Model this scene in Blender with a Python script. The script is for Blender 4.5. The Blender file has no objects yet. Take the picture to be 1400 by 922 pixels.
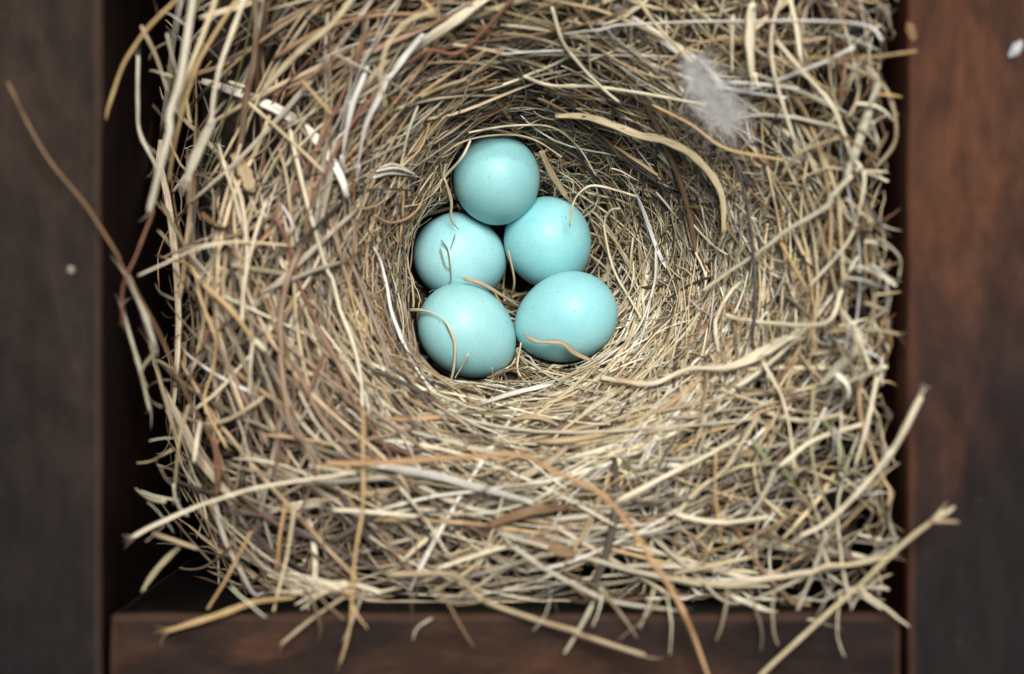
import bpy, math, random
import numpy as np
from mathutils import Vector, Matrix, noise

SC = bpy.context.scene
COL = SC.collection
MM = 0.001                                   # everything below is written in millimetres
rng = np.random.default_rng(7)
random.seed(7)

# ------------------------------------------------------------------ camera
CAM_H, LENS = 350.0, 76.4                    # camera 350 mm above the top edge of the box
cam_d = bpy.data.cameras.new('camera')
cam = bpy.data.objects.new('camera', cam_d)
COL.objects.link(cam)
cam.location = (0, 0, CAM_H * MM)
cam.rotation_euler = (0, 0, 0)
cam_d.lens = LENS
cam_d.sensor_width = 36
cam_d.clip_start = 0.01
cam_d.clip_end = 50
cam_d.dof.use_dof = True
cam_d.dof.focus_distance = (CAM_H + 47) * MM
cam_d.dof.aperture_fstop = 9.0
cam_d.dof.aperture_blades = 9
SC.camera = cam

# ------------------------------------------------------------------ sky and sun
SUN_EL, SUN_AZ = math.radians(68), math.radians(14)   # azimuth clockwise from +Y
w = bpy.data.worlds.new('World')
SC.world = w
w.use_nodes = True
nt = w.node_tree
sky = nt.nodes.new('ShaderNodeTexSky')
sky.sky_type = 'NISHITA'
sky.sun_disc = False
sky.sun_elevation = SUN_EL
sky.sun_rotation = SUN_AZ
sky.dust_density = 4.0
sky.air_density = 0.7
bg = nt.nodes['Background']
bg.inputs['Strength'].default_value = 0.044
nt.links.new(sky.outputs[0], bg.inputs[0])
sun_d = bpy.data.lights.new('sun', 'SUN')
sun_d.energy = 4.7
sun_d.angle = math.radians(26)
sun_d.color = (1.0, 0.96, 0.88)
sun = bpy.data.objects.new('sun', sun_d)
COL.objects.link(sun)
sdir = Vector((math.sin(SUN_AZ) * math.cos(SUN_EL), math.cos(SUN_AZ) * math.cos(SUN_EL), math.sin(SUN_EL)))
sun.rotation_euler = sdir.to_track_quat('Z', 'Y').to_euler()
sun.location = (0.3, 0.5, 1.0)
SC.view_settings.view_transform = 'Standard'
SC.view_settings.look = 'None'
SC.view_settings.exposure = 0.14
SC.view_settings.gamma = 1.0
SC.cycles.max_bounces = 6
SC.cycles.diffuse_bounces = 2

# ------------------------------------------------------------------ helpers
KP = 36.0 / LENS / 1400.0
def P(px, py, z):
    k = KP * (CAM_H - z)
    return ((px - 700.0) * k, (461.0 - py) * k, z)

def nodes_of(name):
    m = bpy.data.materials.new(name)
    m.use_nodes = True
    t = m.node_tree
    return m, t, t.nodes['Principled BSDF']

def nd(t, kind, **kw):
    n = t.nodes.new(kind)
    for k, v in kw.items():
        if k.startswith('i_'):
            n.inputs[k[2:].replace('_', ' ')].default_value = v
        else:
            setattr(n, k, v)
    return n

def ramp(t, stops, interp='LINEAR'):
    r = t.nodes.new('ShaderNodeValToRGB')
    r.color_ramp.interpolation = interp
    els = r.color_ramp.elements
    while len(els) < len(stops):
        els.new(0.5)
    for e, (p, c) in zip(els, stops):
        e.position = p
        e.color = (*c, 1)
    return r

def mixc(t, blend, fac, a, b):
    n = t.nodes.new('ShaderNodeMix')
    n.data_type = 'RGBA'
    n.blend_type = blend
    for sock, v in ((n.inputs[0], fac), (n.inputs[6], a), (n.inputs[7], b)):
        if hasattr(v, 'is_output'):
            t.links.new(v, sock)
        elif isinstance(v, tuple):
            sock.default_value = (*v, 1)
        else:
            sock.default_value = v
    return n.outputs[2]

def link(o, parent=None):
    COL.objects.link(o)
    if parent:
        o.parent = parent
    return o

def tag(o, label=None, cat=None, group=None, kind=None):
    if label: o['label'] = label
    if cat: o['category'] = cat
    if group: o['group'] = group
    if kind: o['kind'] = kind
    return o

def empty(name, loc=(0, 0, 0)):
    o = bpy.data.objects.new(name, None)
    o.empty_display_size = 0.01
    o.location = [c * MM for c in loc]
    return link(o)

# ------------------------------------------------------------------ materials
def straw_material():
    m, t, b = nodes_of('dry_grass')
    L = t.links
    col = nd(t, 'ShaderNodeAttribute', attribute_name='fibre_colour')
    uv = nd(t, 'ShaderNodeAttribute', attribute_name='fibre_coord')      # along mm, across, seed
    mp = nd(t, 'ShaderNodeMapping')
    mp.inputs['Scale'].default_value = (0.16, 7.0, 1.0)
    L.new(uv.outputs['Vector'], mp.inputs[0])
    n1 = nd(t, 'ShaderNodeTexNoise', i_Scale=1.6, i_Detail=3.0, i_Roughness=0.6)
    L.new(mp.outputs[0], n1.inputs['Vector'])
    r1 = ramp(t, [(0.30, (0.36, 0.32, 0.26)), (0.48, (0.92, 0.92, 0.90)), (0.72, (1.25, 1.25, 1.27))])
    L.new(n1.outputs[0], r1.inputs[0])
    c1 = mixc(t, 'MULTIPLY', 0.85, col.outputs['Color'], r1.outputs[0])
    # long weathered patches: greyer or browner stretches of one stalk
    mp2 = nd(t, 'ShaderNodeMapping')
    mp2.inputs['Scale'].default_value = (0.12, 0.5, 1.0)
    L.new(uv.outputs['Vector'], mp2.inputs[0])
    n2 = nd(t, 'ShaderNodeTexNoise', i_Scale=1.3, i_Detail=2.0)
    L.new(mp2.outputs[0], n2.inputs['Vector'])
    r2 = ramp(t, [(0.30, (0.50, 0.38, 0.27)), (0.42, (1, 1, 1)), (0.6, (1, 1, 1)), (0.72, (1.1, 1.13, 1.2))])
    L.new(n2.outputs[0], r2.inputs[0])
    c2 = mixc(t, 'MULTIPLY', 0.7, c1, r2.outputs[0])
    L.new(c2, b.inputs['Base Color'])
    rr = nd(t, 'ShaderNodeMapRange')
    rr.inputs['To Min'].default_value = 0.42
    rr.inputs['To Max'].default_value = 0.72
    L.new(n1.outputs[0], rr.inputs[0])
    L.new(rr.outputs[0], b.inputs['Roughness'])
    b.inputs['Specular IOR Level'].default_value = 0.35
    bp = nd(t, 'ShaderNodeBump', i_Strength=0.35, i_Distance=0.0001)
    L.new(n1.outputs[0], bp.inputs['Height'])
    L.new(bp.outputs[0], b.inputs['Normal'])
    return m

def egg_material():
    m, t, b = nodes_of('eggshell')
    L = t.links
    tc = nd(t, 'ShaderNodeTexCoord')
    inf = nd(t, 'ShaderNodeObjectInfo')
    add = nd(t, 'ShaderNodeVectorMath', operation='ADD')
    sc = nd(t, 'ShaderNodeVectorMath', operation='SCALE')
    L.new(inf.outputs['Random'], sc.inputs[0])
    sc.inputs['Scale'].default_value = 3.7
    L.new(tc.outputs['Object'], add.inputs[0])
    L.new(sc.outputs[0], add.inputs[1])
    n1 = nd(t, 'ShaderNodeTexNoise', i_Scale=140.0, i_Detail=4.0)
    L.new(add.outputs[0], n1.inputs['Vector'])
    r1 = ramp(t, [(0.3, (0.24, 0.545, 0.60)), (0.7, (0.315, 0.62, 0.65))])
    L.new(n1.outputs[0], r1.inputs[0])
    v = nd(t, 'ShaderNodeTexVoronoi', i_Scale=560.0, i_Randomness=1.0)
    L.new(add.outputs[0], v.inputs['Vector'])
    r2 = ramp(t, [(0.05, (0.55, 0.6, 0.58)), (0.12, (1, 1, 1))])
    L.new(v.outputs['Distance'], r2.inputs[0])
    n3 = nd(t, 'ShaderNodeTexNoise', i_Scale=260.0, i_Detail=1.0)
    L.new(add.outputs[0], n3.inputs['Vector'])
    r3 = ramp(t, [(0.44, (0, 0, 0)), (0.56, (1, 1, 1))])
    L.new(n3.outputs[0], r3.inputs[0])
    c = mixc(t, 'MULTIPLY', r3.outputs[0], r1.outputs[0], r2.outputs[0])
    n4 = nd(t, 'ShaderNodeTexNoise', i_Scale=2400.0, i_Detail=2.0)
    L.new(add.outputs[0], n4.inputs['Vector'])
    r4 = ramp(t, [(0.35, (0.93, 0.94, 0.94)), (0.65, (1.04, 1.04, 1.04))])
    L.new(n4.outputs[0], r4.inputs[0])
    c = mixc(t, 'MULTIPLY', 0.8, c, r4.outputs[0])
    hv = nd(t, 'ShaderNodeHueSaturation')
    for nm_, lo_, hi_ in (('Hue', 0.492, 0.508), ('Value', 0.95, 1.05), ('Saturation', 0.9, 1.08)):
        mr = nd(t, 'ShaderNodeMapRange')
        wn = nd(t, 'ShaderNodeTexWhiteNoise', noise_dimensions='1D')
        ma = nd(t, 'ShaderNodeMath', operation='ADD'); ma.inputs[1].default_value = lo_ * 7
        L.new(inf.outputs['Random'], ma.inputs[0]); L.new(ma.outputs[0], wn.inputs['W'])
        mr.inputs['To Min'].default_value = lo_; mr.inputs['To Max'].default_value = hi_
        L.new(wn.outputs['Value'], mr.inputs[0]); L.new(mr.outputs[0], hv.inputs[nm_])
    L.new(c, hv.inputs['Color'])
    L.new(hv.outputs[0], b.inputs['Base Color'])
    b.inputs['Roughness'].default_value = 0.47
    b.inputs['Specular IOR Level'].default_value = 0.42
    b.inputs['Subsurface Weight'].default_value = 0.12
    b.inputs['Subsurface Radius'].default_value = (0.3, 0.9, 1.0)
    b.inputs['Subsurface Scale'].default_value = 0.0012
    bp = nd(t, 'ShaderNodeBump', i_Strength=0.12, i_Distance=0.0001)
    L.new(n4.outputs[0], bp.inputs['Height'])
    L.new(bp.outputs[0], b.inputs['Normal'])
    return m

def wood_material(name, stops, stain, axis_scale, rust=(0.15, 0.06, 0.03), spread=None, inner=(0.03, 0.01, 0.006), depth=(0.56, 0.53, 0.51)):
    m, t, b = nodes_of(name)
    L = t.links
    tc = nd(t, 'ShaderNodeTexCoord')
    mp = nd(t, 'ShaderNodeMapping')
    mp.inputs['Scale'].default_value = axis_scale
    L.new(tc.outputs['Object'], mp.inputs[0])
    n0 = nd(t, 'ShaderNodeTexNoise', i_Scale=60.0, i_Detail=8.0, i_Roughness=0.68, i_Distortion=1.0)
    L.new(mp.outputs[0], n0.inputs['Vector'])
    r0 = ramp(t, stops)
    L.new(n0.outputs[0], r0.inputs[0])
    n1 = nd(t, 'ShaderNodeTexNoise', i_Scale=26.0, i_Detail=4.0, i_Roughness=0.55)
    L.new(tc.outputs['Object'], n1.inputs['Vector'])
    r1 = ramp(t, [(0.42, (0, 0, 0)), (0.62, (1, 1, 1))])
    L.new(n1.outputs[0], r1.inputs[0])
    fac = r1.outputs[0]
    if spread:                     # the blue-black stain has soaked in from one side: direction and start in metres
        dx, dy, d0, d1 = spread
        dp = nd(t, 'ShaderNodeVectorMath', operation='DOT_PRODUCT')
        L.new(tc.outputs['Object'], dp.inputs[0])
        dp.inputs[1].default_value = (dx, dy, 0)
        ad = nd(t, 'ShaderNodeMath', operation='MULTIPLY_ADD')
        L.new(n1.outputs[0], ad.inputs[0]); ad.inputs[1].default_value = 0.06; L.new(dp.outputs['Value'], ad.inputs[2])
        mr = nd(t, 'ShaderNodeMapRange', interpolation_type='SMOOTHSTEP')
        L.new(ad.outputs[0], mr.inputs[0])
        mr.inputs['From Min'].default_value = d0
        mr.inputs['From Max'].default_value = d1
        fac = mr.outputs[0]
    c = mixc(t, 'MIX', fac, r0.outputs[0], stain)
    n2 = nd(t, 'ShaderNodeTexNoise', i_Scale=420.0, i_Detail=3.0)
    mp2 = nd(t, 'ShaderNodeMapping')
    mp2.inputs['Scale'].default_value = tuple(a * 0.6 for a in axis_scale)
    L.new(tc.outputs['Object'], mp2.inputs[0])
    L.new(mp2.outputs[0], n2.inputs['Vector'])
    r2 = ramp(t, [(0.3, (0.5, 0.5, 0.5)), (0.7, (1.5, 1.45, 1.4))])
    L.new(n2.outputs[0], r2.inputs[0])
    c = mixc(t, 'MULTIPLY', 0.7, c, r2.outputs[0])
    # bare rubbed wood along the sharp edges (an attribute of the board's own wear)
    ea = nd(t, 'ShaderNodeAttribute', attribute_name='rubbed')
    n5 = nd(t, 'ShaderNodeTexNoise', i_Scale=120.0, i_Detail=3.0)
    L.new(tc.outputs['Object'], n5.inputs['Vector'])
    mu = nd(t, 'ShaderNodeMath', operation='MULTIPLY')
    L.new(ea.outputs['Fac'], mu.inputs[0])
    L.new(n5.outputs[0], mu.inputs[1])
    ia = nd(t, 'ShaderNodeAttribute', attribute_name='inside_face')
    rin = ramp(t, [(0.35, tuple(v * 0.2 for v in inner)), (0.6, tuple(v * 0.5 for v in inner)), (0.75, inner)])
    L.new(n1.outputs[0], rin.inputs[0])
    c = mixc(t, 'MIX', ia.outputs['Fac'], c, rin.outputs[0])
    c = mixc(t, 'MIX', mu.outputs[0], c, rust)
    # little pale flecks of dirt
    v = nd(t, 'ShaderNodeTexVoronoi', i_Scale=120.0)
    L.new(tc.outputs['Object'], v.inputs['Vector'])
    r4 = ramp(t, [(0.05, (1, 1, 1)), (0.10, (0, 0, 0))])
    L.new(v.outputs['Distance'], r4.inputs[0])
    f = nd(t, 'ShaderNodeMath', operation='MULTIPLY')
    L.new(r4.outputs[0], f.inputs[0])
    f.inputs[1].default_value = 0.044
    c = mixc(t, 'MIX', f.outputs[0], c, (0.22, 0.19, 0.17))
    c = mixc(t, 'MULTIPLY', 1.0, c, depth)
    L.new(c, b.inputs['Base Color'])
    b.inputs['Roughness'].default_value = 0.7
    b.inputs['Specular IOR Level'].default_value = 0.12
    bp = nd(t, 'ShaderNodeBump', i_Strength=0.8, i_Distance=0.0006)
    L.new(n2.outputs[0], bp.inputs['Height'])
    L.new(bp.outputs[0], b.inputs['Normal'])
    return m

def plain(name, rgb, rough=0.8, scale=300.0, var=0.5):
    m, t, b = nodes_of(name)
    tc = nd(t, 'ShaderNodeTexCoord')
    n = nd(t, 'ShaderNodeTexNoise', i_Scale=scale, i_Detail=5.0)
    t.links.new(tc.outputs['Object'], n.inputs['Vector'])
    r = ramp(t, [(0.3, tuple(c * (1 - var) for c in rgb)), (0.7, tuple(c * (1 + var) for c in rgb))])
    t.links.new(n.outputs[0], r.inputs[0])
    t.links.new(r.outputs[0], b.inputs['Base Color'])
    b.inputs['Roughness'].default_value = rough
    return m

M_STRAW = straw_material()
M_EGG = egg_material()
M_CORE = plain('core_gap_shade', (0.022, 0.014, 0.009), 0.95, 500)  # near black: the shade between the straws is in this colour
M_WOOD_L = wood_material('dark_weathered_wood', [(0.3, (0.018, 0.012, 0.010)), (0.5, (0.034, 0.023, 0.018)), (0.72, (0.066, 0.045, 0.034))],
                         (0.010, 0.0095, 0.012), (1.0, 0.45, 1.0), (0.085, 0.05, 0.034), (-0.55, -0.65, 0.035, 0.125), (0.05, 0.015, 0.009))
M_WOOD_R = wood_material('rust_brown_wood', [(0.3, (0.030, 0.015, 0.011)), (0.5, (0.095, 0.040, 0.021)), (0.7, (0.20, 0.085, 0.042))],
                         (0.014, 0.011, 0.013), (1.0, 0.4, 1.0), (0.12, 0.05, 0.028), (0.94, -0.5, 0.075, 0.118), (0.22, 0.075, 0.04), (0.66, 0.62, 0.60))
M_WOOD_F = wood_material('mottled_brown_wood', [(0.3, (0.018, 0.010, 0.008)), (0.5, (0.045, 0.024, 0.016)), (0.7, (0.11, 0.052, 0.028))],
                         (0.014, 0.0105, 0.012), (0.45, 1.0, 1.0), (0.10, 0.055, 0.035), None, (0.008, 0.004, 0.003))  # last colour: inner faces near black, the shade inside the box painted in
M_GROUND = plain('bare_soil', (0.06, 0.045, 0.03), 0.95, 60)

# ------------------------------------------------------------------ the wooden box
INL, INR, INB, INT = -66.0, 63.6, -44.7, 86.0       # inner faces
WALL, DEEP = 62.0, 112.0

def board(name, x0, x1, y0, y1, z0, z1, mat, parent, edges='', wob=0.6, seed=0.0):
    """one board: gridded box with worn, slightly wavering rounded edges"""
    def cuts(a, b, step):
        n = max(2, int(abs(b - a) / step))
        c = list(np.linspace(a, b, n + 1))
        s = 1 if b > a else -1
        return sorted(set([a, a + 0.35 * s, a + 0.8 * s, a + 1.6 * s] + c[1:-1] + [b - 1.6 * s, b - 0.8 * s, b - 0.35 * s, b]))
    xs, ys, zs = cuts(x0, x1, 7), cuts(y0, y1, 7), cuts(z0, z1, 14)
    vid, vs, fs = {}, [], []
    cx, cy, cz = (x0 + x1) / 2, (y0 + y1) / 2, (z0 + z1) / 2
    hx, hy, hz = (x1 - x0) / 2, (y1 - y0) / 2, (z1 - z0) / 2
    R = 1.1
    wear, inside = [], []
    def v(i, j, k):
        key = (i, j, k)
        if key in vid: return vid[key]
        p = np.array([xs[i] - cx, ys[j] - cy, zs[k] - cz])
        inner = np.clip(p, [-(hx - R), -(hy - R), -(hz - R)], [hx - R, hy - R, hz - R])
        d = p - inner
        l = np.linalg.norm(d)
        nz = sum(abs(c) > 1e-6 for c in d)
        if nz >= 2:
            p = inner + d / l * R
        q = p + [cx, cy, cz]
        nse = noise.noise(Vector((q[0] * 0.06 + seed, q[1] * 0.06, q[2] * 0.06)))
        n2 = noise.noise(Vector((q[0] * 0.4 + seed, q[1] * 0.4, q[2] * 0.4)))
        dirv = d / l if l > 1e-6 else d
        q = q + dirv * (nse * wob + n2 * 0.12)
        vid[key] = len(vs)
        vs.append(q * MM)
        wear.append(1.0 if nz >= 2 else 0.0)
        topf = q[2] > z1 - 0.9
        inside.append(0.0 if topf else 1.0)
        return vid[key]
    nx, ny, nz_ = len(xs) - 1, len(ys) - 1, len(zs) - 1
    for i in range(nx):
        for j in range(ny):
            fs.append((v(i, j, nz_), v(i + 1, j, nz_), v(i + 1, j + 1, nz_), v(i, j + 1, nz_)))
            fs.append((v(i, j, 0), v(i, j + 1, 0), v(i + 1, j + 1, 0), v(i + 1, j, 0)))
    for i in range(nx):
        for k in range(nz_):
            fs.append((v(i, 0, k), v(i + 1, 0, k), v(i + 1, 0, k + 1), v(i, 0, k + 1)))
            fs.append((v(i, ny, k), v(i, ny, k + 1), v(i + 1, ny, k + 1), v(i + 1, ny, k)))
    for j in range(ny):
        for k in range(nz_):
            fs.append((v(0, j, k), v(0, j, k + 1), v(0, j + 1, k + 1), v(0, j + 1, k)))
            fs.append((v(nx, j, k), v(nx, j + 1, k), v(nx, j + 1, k + 1), v(nx, j, k + 1)))
    me = bpy.data.meshes.new(name)
    me.from_pydata([tuple(p) for p in vs], [], fs)
    me.polygons.foreach_set('use_smooth', [True] * len(fs))
    a = me.attributes.new('rubbed', 'FLOAT', 'POINT')
    a.data.foreach_set('value', wear)
    a = me.attributes.new('inside_face', 'FLOAT', 'POINT')
    a.data.foreach_set('value', inside)
    me.materials.append(mat)
    return link(bpy.data.objects.new(name, me), parent)

box = tag(empty('nest_box', (0, 0, -DEEP)), 'open dark brown wooden box holding the grass nest', 'box')
box_off = Vector((0, 0, DEEP * MM))
bl = board('side_board', INL - WALL, INL, INB - 45, INT + 45, -DEEP, 0.0, M_WOOD_L, box, seed=1)
br = board('side_board', INR, INR + WALL, INB - 45, INT + 45, -DEEP, 0.3, M_WOOD_R, box, seed=5)
bf = board('end_board', INL + 0.9, INR - 0.7, INB - 45, INB, -DEEP, -1.2, M_WOOD_F, box, seed=9)
bb = board('end_board', INL + 0.9, INR - 0.7, INT, INT + 45, -DEEP, -1.2, M_WOOD_F, box, seed=14)
bo = board('bottom_board', INL - 5, INR + 5, INB - 5, INT + 5, -DEEP - 12, -DEEP - 0.3, M_WOOD_L, box, seed=19)
for o in (bl, br, bf, bb, bo):
    o.location = box_off
br['label'] = 'rusty reddish brown side board darkening away from the nest'
bl['label'] = 'dark grey brown side board'

def ground():
    n, S = 24, 3000.0
    vs, fs = [], []
    for j in range(n + 1):
        for i in range(n + 1):
            x, y = (i / n - .5) * 2 * S, (j / n - .5) * 2 * S
            vs.append((x * MM, y * MM, (-DEEP - 13.5 + 0.8 * noise.noise(Vector((x * .01, y * .01, 3)))) * MM))
    for j in range(n):
        for i in range(n):
            a = j * (n + 1) + i
            fs.append((a, a + 1, a + n + 2, a + n + 1))
    me = bpy.data.meshes.new('ground')
    me.from_pydata(vs, [], fs)
    me.materials.append(M_GROUND)
    tag(link(bpy.data.objects.new('ground', me)), kind='structure')
ground()

# ------------------------------------------------------------------ the shape of the nest
CX, CY, CA, CB = 5.0, 14.0, 33.0, 30.0
TOPZ, DEPTH = -7.0, 56.0
OX0, OX1, OY0, OY1 = -59.5, 66.0, -45.5, 84.0
def lump(x, y):
    return (2.2 * np.sin(x * 0.11 + 1.3) * np.sin(y * 0.13 + 0.4) + 1.3 * np.sin(x * 0.27 + y * 0.19)
            + 0.8 * np.sin(x * 0.5 - y * 0.37 + 2.0))
def qout(x, y):
    xc, yc = (OX0 + OX1) / 2, (OY0 + OY1) / 2
    return (np.abs((x - xc) / ((OX1 - OX0) / 2)) ** 8 + np.abs((y - yc) / ((OY1 - OY0) / 2)) ** 8) ** 0.125
def rcup(x, y):
    A = CA + 8.0 * np.clip((x - CX) / 20, 0, 1)
    B = CB + 5.0 * np.clip((y - CY) / 20, 0, 1)
    return np.sqrt(((x - CX) / A) ** 2 + ((y - CY) / B) ** 2)
def h(x, y):
    x = np.asarray(x, float); y = np.asarray(y, float)
    r = rcup(x, y)
    g = 1 / (1 + (r / 0.80) ** 3.7)
    q = qout(x, y)
    left = np.clip((-38 - x) / 20, 0, 1)
    drop = np.where(x > 35, 0.5, np.where(y < -25, 4 + 12 * np.clip((-25 - x) / 25, 0, 1), 14))
    hole = 13 * np.exp(-(((x + 46) / 11) ** 2 + ((y - 40) / 15) ** 2)) + 6 * np.exp(-(((x + 52) / 9) ** 2 + ((y + 34) / 14) ** 2))
    low = 2 * np.exp(-(((x - 56) / 7) ** 2 + ((y + 22) / 9) ** 2))
    return TOPZ - DEPTH * g - drop * np.clip((q - 0.80) / 0.2, 0, 1.4) ** 2 + lump(x, y) * np.clip(r - 0.6, 0, 1) - 6 * left ** 2 - hole - low + 7 * np.clip((x - 44) / 18, 0, 1)

# ------------------------------------------------------------------ the eggs
EGGS = [  # photo centre, height, half length, half width, heading of long axis (deg, image), tilt up (deg), label
    (679, 248, -51.0, 9.3, 7.95, 95, 58, 'egg at the top of the clutch, seen nearly end on'),
    (630, 352, -56.8, 9.1, 8.0, 158, 30, 'left middle egg with a forked dark rootlet lying on it'),
    (750, 334, -56.8, 9.1, 8.1, 110, 35, 'right middle egg under the tip of a curving straw'),
    (640, 454, -49.0, 9.8, 8.15, 140, 18, 'lower left egg crossed by one thin bent straw'),
    (773, 435, -49.3, 9.8, 8.15, 22, 14, 'lower right egg with a curled brown leaf shred against it'),
]
def egg_object(px, py, z, a, b, head, tilt, label):
    nu, nv = 72, 48
    vs, fs = [], []
    for j in range(nv + 1):
        th = math.pi * j / nv
        x = -math.cos(th)                       # -1 narrow end, +1 blunt end
        rr = math.sin(th) * (1 + 0.085 * x - 0.02 * x * x)
        for i in range(nu):
            ph = 2 * math.pi * i / nu
            vs.append((x * a * MM, rr * b * math.cos(ph) * MM, rr * b * math.sin(ph) * MM))
    for j in range(nv):
        for i in range(nu):
            k = (i + 1) % nu
            fs.append((j * nu + i, j * nu + k, (j + 1) * nu + k, (j + 1) * nu + i))
    me = bpy.data.meshes.new('egg')
    me.from_pydata(vs, [], fs)
    import bmesh
    bm = bmesh.new(); bm.from_mesh(me)
    bmesh.ops.remove_doubles(bm, verts=bm.verts, dist=1e-7)
    bmesh.ops.recalc_face_normals(bm, faces=bm.faces)
    bm.to_mesh(me); bm.free()
    me.polygons.foreach_set('use_smooth', [True] * len(me.polygons))
    me.materials.append(M_EGG)
    o = link(bpy.data.objects.new('egg', me))
    o.location = [c * MM for c in P(px, py, z)]
    R = Matrix.Rotation(math.radians(head), 4, 'Z') @ Matrix.Rotation(math.radians(-tilt), 4, 'Y')
    o.rotation_euler = R.to_euler()
    tag(o, 'pale blue ' + label, 'egg', 'pale blue eggs in the nest cup')
    return np.array(P(px, py, z)), np.array(R.to_3x3()), a, b
EGG_SHAPES = [egg_object(*e) for e in EGGS]

def egg_metric(p, margin=0.0):
    """p (...,3) mm -> list of normalised distances, one per egg (<1 inside)"""
    out = []
    for c, R, a, b in EGG_SHAPES:
        l = (p - c) @ R
        out.append(np.sqrt((l[..., 0] / (a + margin)) ** 2 + ((l[..., 1] ** 2 + l[..., 2] ** 2) / (b + margin) ** 2)))
    return out

def push_out(p, margin):
    """move centreline points (mm) out of the eggs; second value says which strands would lie over an egg"""
    bad = np.zeros(p.shape[:-2] if p.ndim == 3 else (1,), bool)
    for c, R, a, b in EGG_SHAPES:
        d = p - c
        foot = np.sqrt((d[..., 0] ** 2 + d[..., 1] ** 2)) / (0.5 * (a + b) + margin)
        over = (foot < 0.93) & (d[..., 2] > 1.0)
        bad |= over.any(axis=-1)
        l = d @ R
        m = np.sqrt((l[..., 0] / (a + margin)) ** 2 + (l[..., 1] ** 2 + l[..., 2] ** 2) / (b + margin) ** 2)
        k = np.where(m < 1, 1 / np.maximum(m, 0.15), 1)[..., None]
        p = np.where((m < 1)[..., None], c + (l * k) @ R.T, p)
    return p, bad

# ------------------------------------------------------------------ stalks and blades as real geometry
PAL = {
    'cream': (0.69, 0.62, 0.46), 'straw': (0.53, 0.445, 0.28), 'gold': (0.48, 0.33, 0.16), 'tan': (0.38, 0.295, 0.185),
    'grey': (0.43, 0.40, 0.31), 'white': (0.68, 0.66, 0.61), 'olive': (0.33, 0.29, 0.175), 'brown': (0.19, 0.115, 0.06),
    'red': (0.22, 0.10, 0.062), 'mauve': (0.26, 0.175, 0.12), 'dark': (0.075, 0.06, 0.055), 'green': (0.16, 0.19, 0.07),
    'orange': (0.44, 0.27, 0.14),
}
PROF = {
    'stem': np.array([(math.cos(a), math.sin(a)) for a in np.arange(8) * math.pi / 4]),
    'blade': np.array([(-1, 0.05), (-0.55, 0.30), (0, 0.10), (0.55, 0.30), (1, 0.05), (0.5, -0.06), (0, -0.16), (-0.5, -0.06)]),
    'fine': np.array([(math.cos(a), math.sin(a)) for a in np.arange(5) * 2 * math.pi / 5]),
}

def sweep(pts, wid, prof, flat, roll, twist, col, seeds):
    """pts (N,S,3) mm, wid (N,S) half widths mm, flat (N,) thickness ratio, roll/twist (N,), col (N,3)
    -> verts, faces, colours, coords. Rings closed with collapsed end rings."""
    N, S, _ = pts.shape
    t = np.gradient(pts, axis=1)
    t /= np.linalg.norm(t, axis=2, keepdims=True) + 1e-9
    up = np.zeros_like(t); up[..., 2] = 1
    side = np.cross(t, up)
    ln = np.linalg.norm(side, axis=2, keepdims=True)
    side = np.where(ln > 0.05, side / np.maximum(ln, 1e-6), np.array([1.0, 0, 0]))
    nor = np.cross(side, t)
    s = np.linspace(0, 1, S)
    ang = roll[:, None] + twist[:, None] * s[None]
    ca, sa = np.cos(ang)[..., None], np.sin(ang)[..., None]
    A = side * ca + nor * sa
    B = -side * sa + nor * ca
    # end caps
    pts = np.concatenate([pts[:, :1], pts, pts[:, -1:]], 1)
    wid = np.concatenate([wid[:, :1] * 0.02, wid, wid[:, -1:] * 0.02], 1)
    A = np.concatenate([A[:, :1], A, A[:, -1:]], 1)
    B = np.concatenate([B[:, :1], B, B[:, -1:]], 1)
    S2 = S + 2
    K = len(prof)
    V = (pts[:, :, None, :] + wid[:, :, None, None] * (prof[None, None, :, 0, None] * A[:, :, None, :]
         + prof[None, None, :, 1, None] * flat[:, None, None, None] * B[:, :, None, :]))
    V = V.reshape(-1, 3) * MM
    base = (np.arange(N) * S2 * K)[:, None, None]
    i = np.arange(S2 - 1)[None, :, None]
    k = np.arange(K)[None, None, :]
    k2 = (k + 1) % K
    F = np.stack([base + i * K + k, base + i * K + k2, base + (i + 1) * K + k2, base + (i + 1) * K + k], -1).reshape(-1, 4)
    C = np.repeat(col, S2 * K, axis=0)
    seg = np.linalg.norm(np.diff(pts, axis=1), axis=2)
    al = np.concatenate([np.zeros((N, 1)), np.cumsum(seg, 1)], 1)
    U = np.zeros((N, S2, K, 3))
    U[..., 0] = al[:, :, None]
    U[..., 1] = prof[None, None, :, 0] * 0.5
    U[..., 2] = seeds[:, None, None]
    return V, F, C, U.reshape(-1, 3)

def build(name, batches, parent=None, mat=None):
    off, Vs, Fs, Cs, Us = 0, [], [], [], []
    for V, F, C, U in batches:
        Vs.append(V); Fs.append(F + off); Cs.append(C); Us.append(U); off += len(V)
    V, F, C, U = map(np.concatenate, (Vs, Fs, Cs, Us))
    me = bpy.data.meshes.new(name)
    me.vertices.add(len(V)); me.vertices.foreach_set('co', V.ravel())
    me.loops.add(F.size); me.loops.foreach_set('vertex_index', F.ravel().astype(np.int32))
    me.polygons.add(len(F))
    me.polygons.foreach_set('loop_start', np.arange(len(F), dtype=np.int32) * 4)
    me.polygons.foreach_set('use_smooth', np.ones(len(F), bool))
    a = me.attributes.new('fibre_colour', 'FLOAT_COLOR', 'POINT')
    a.data.foreach_set('color', np.concatenate([C, np.ones((len(C), 1))], 1).ravel())
    a = me.attributes.new('fibre_coord', 'FLOAT_VECTOR', 'POINT')
    a.data.foreach_set('vector', U.ravel())
    me.update(calc_edges=True)
    me.materials.append(mat or M_STRAW)
    return link(bpy.data.objects.new(name, me), parent)

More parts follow.
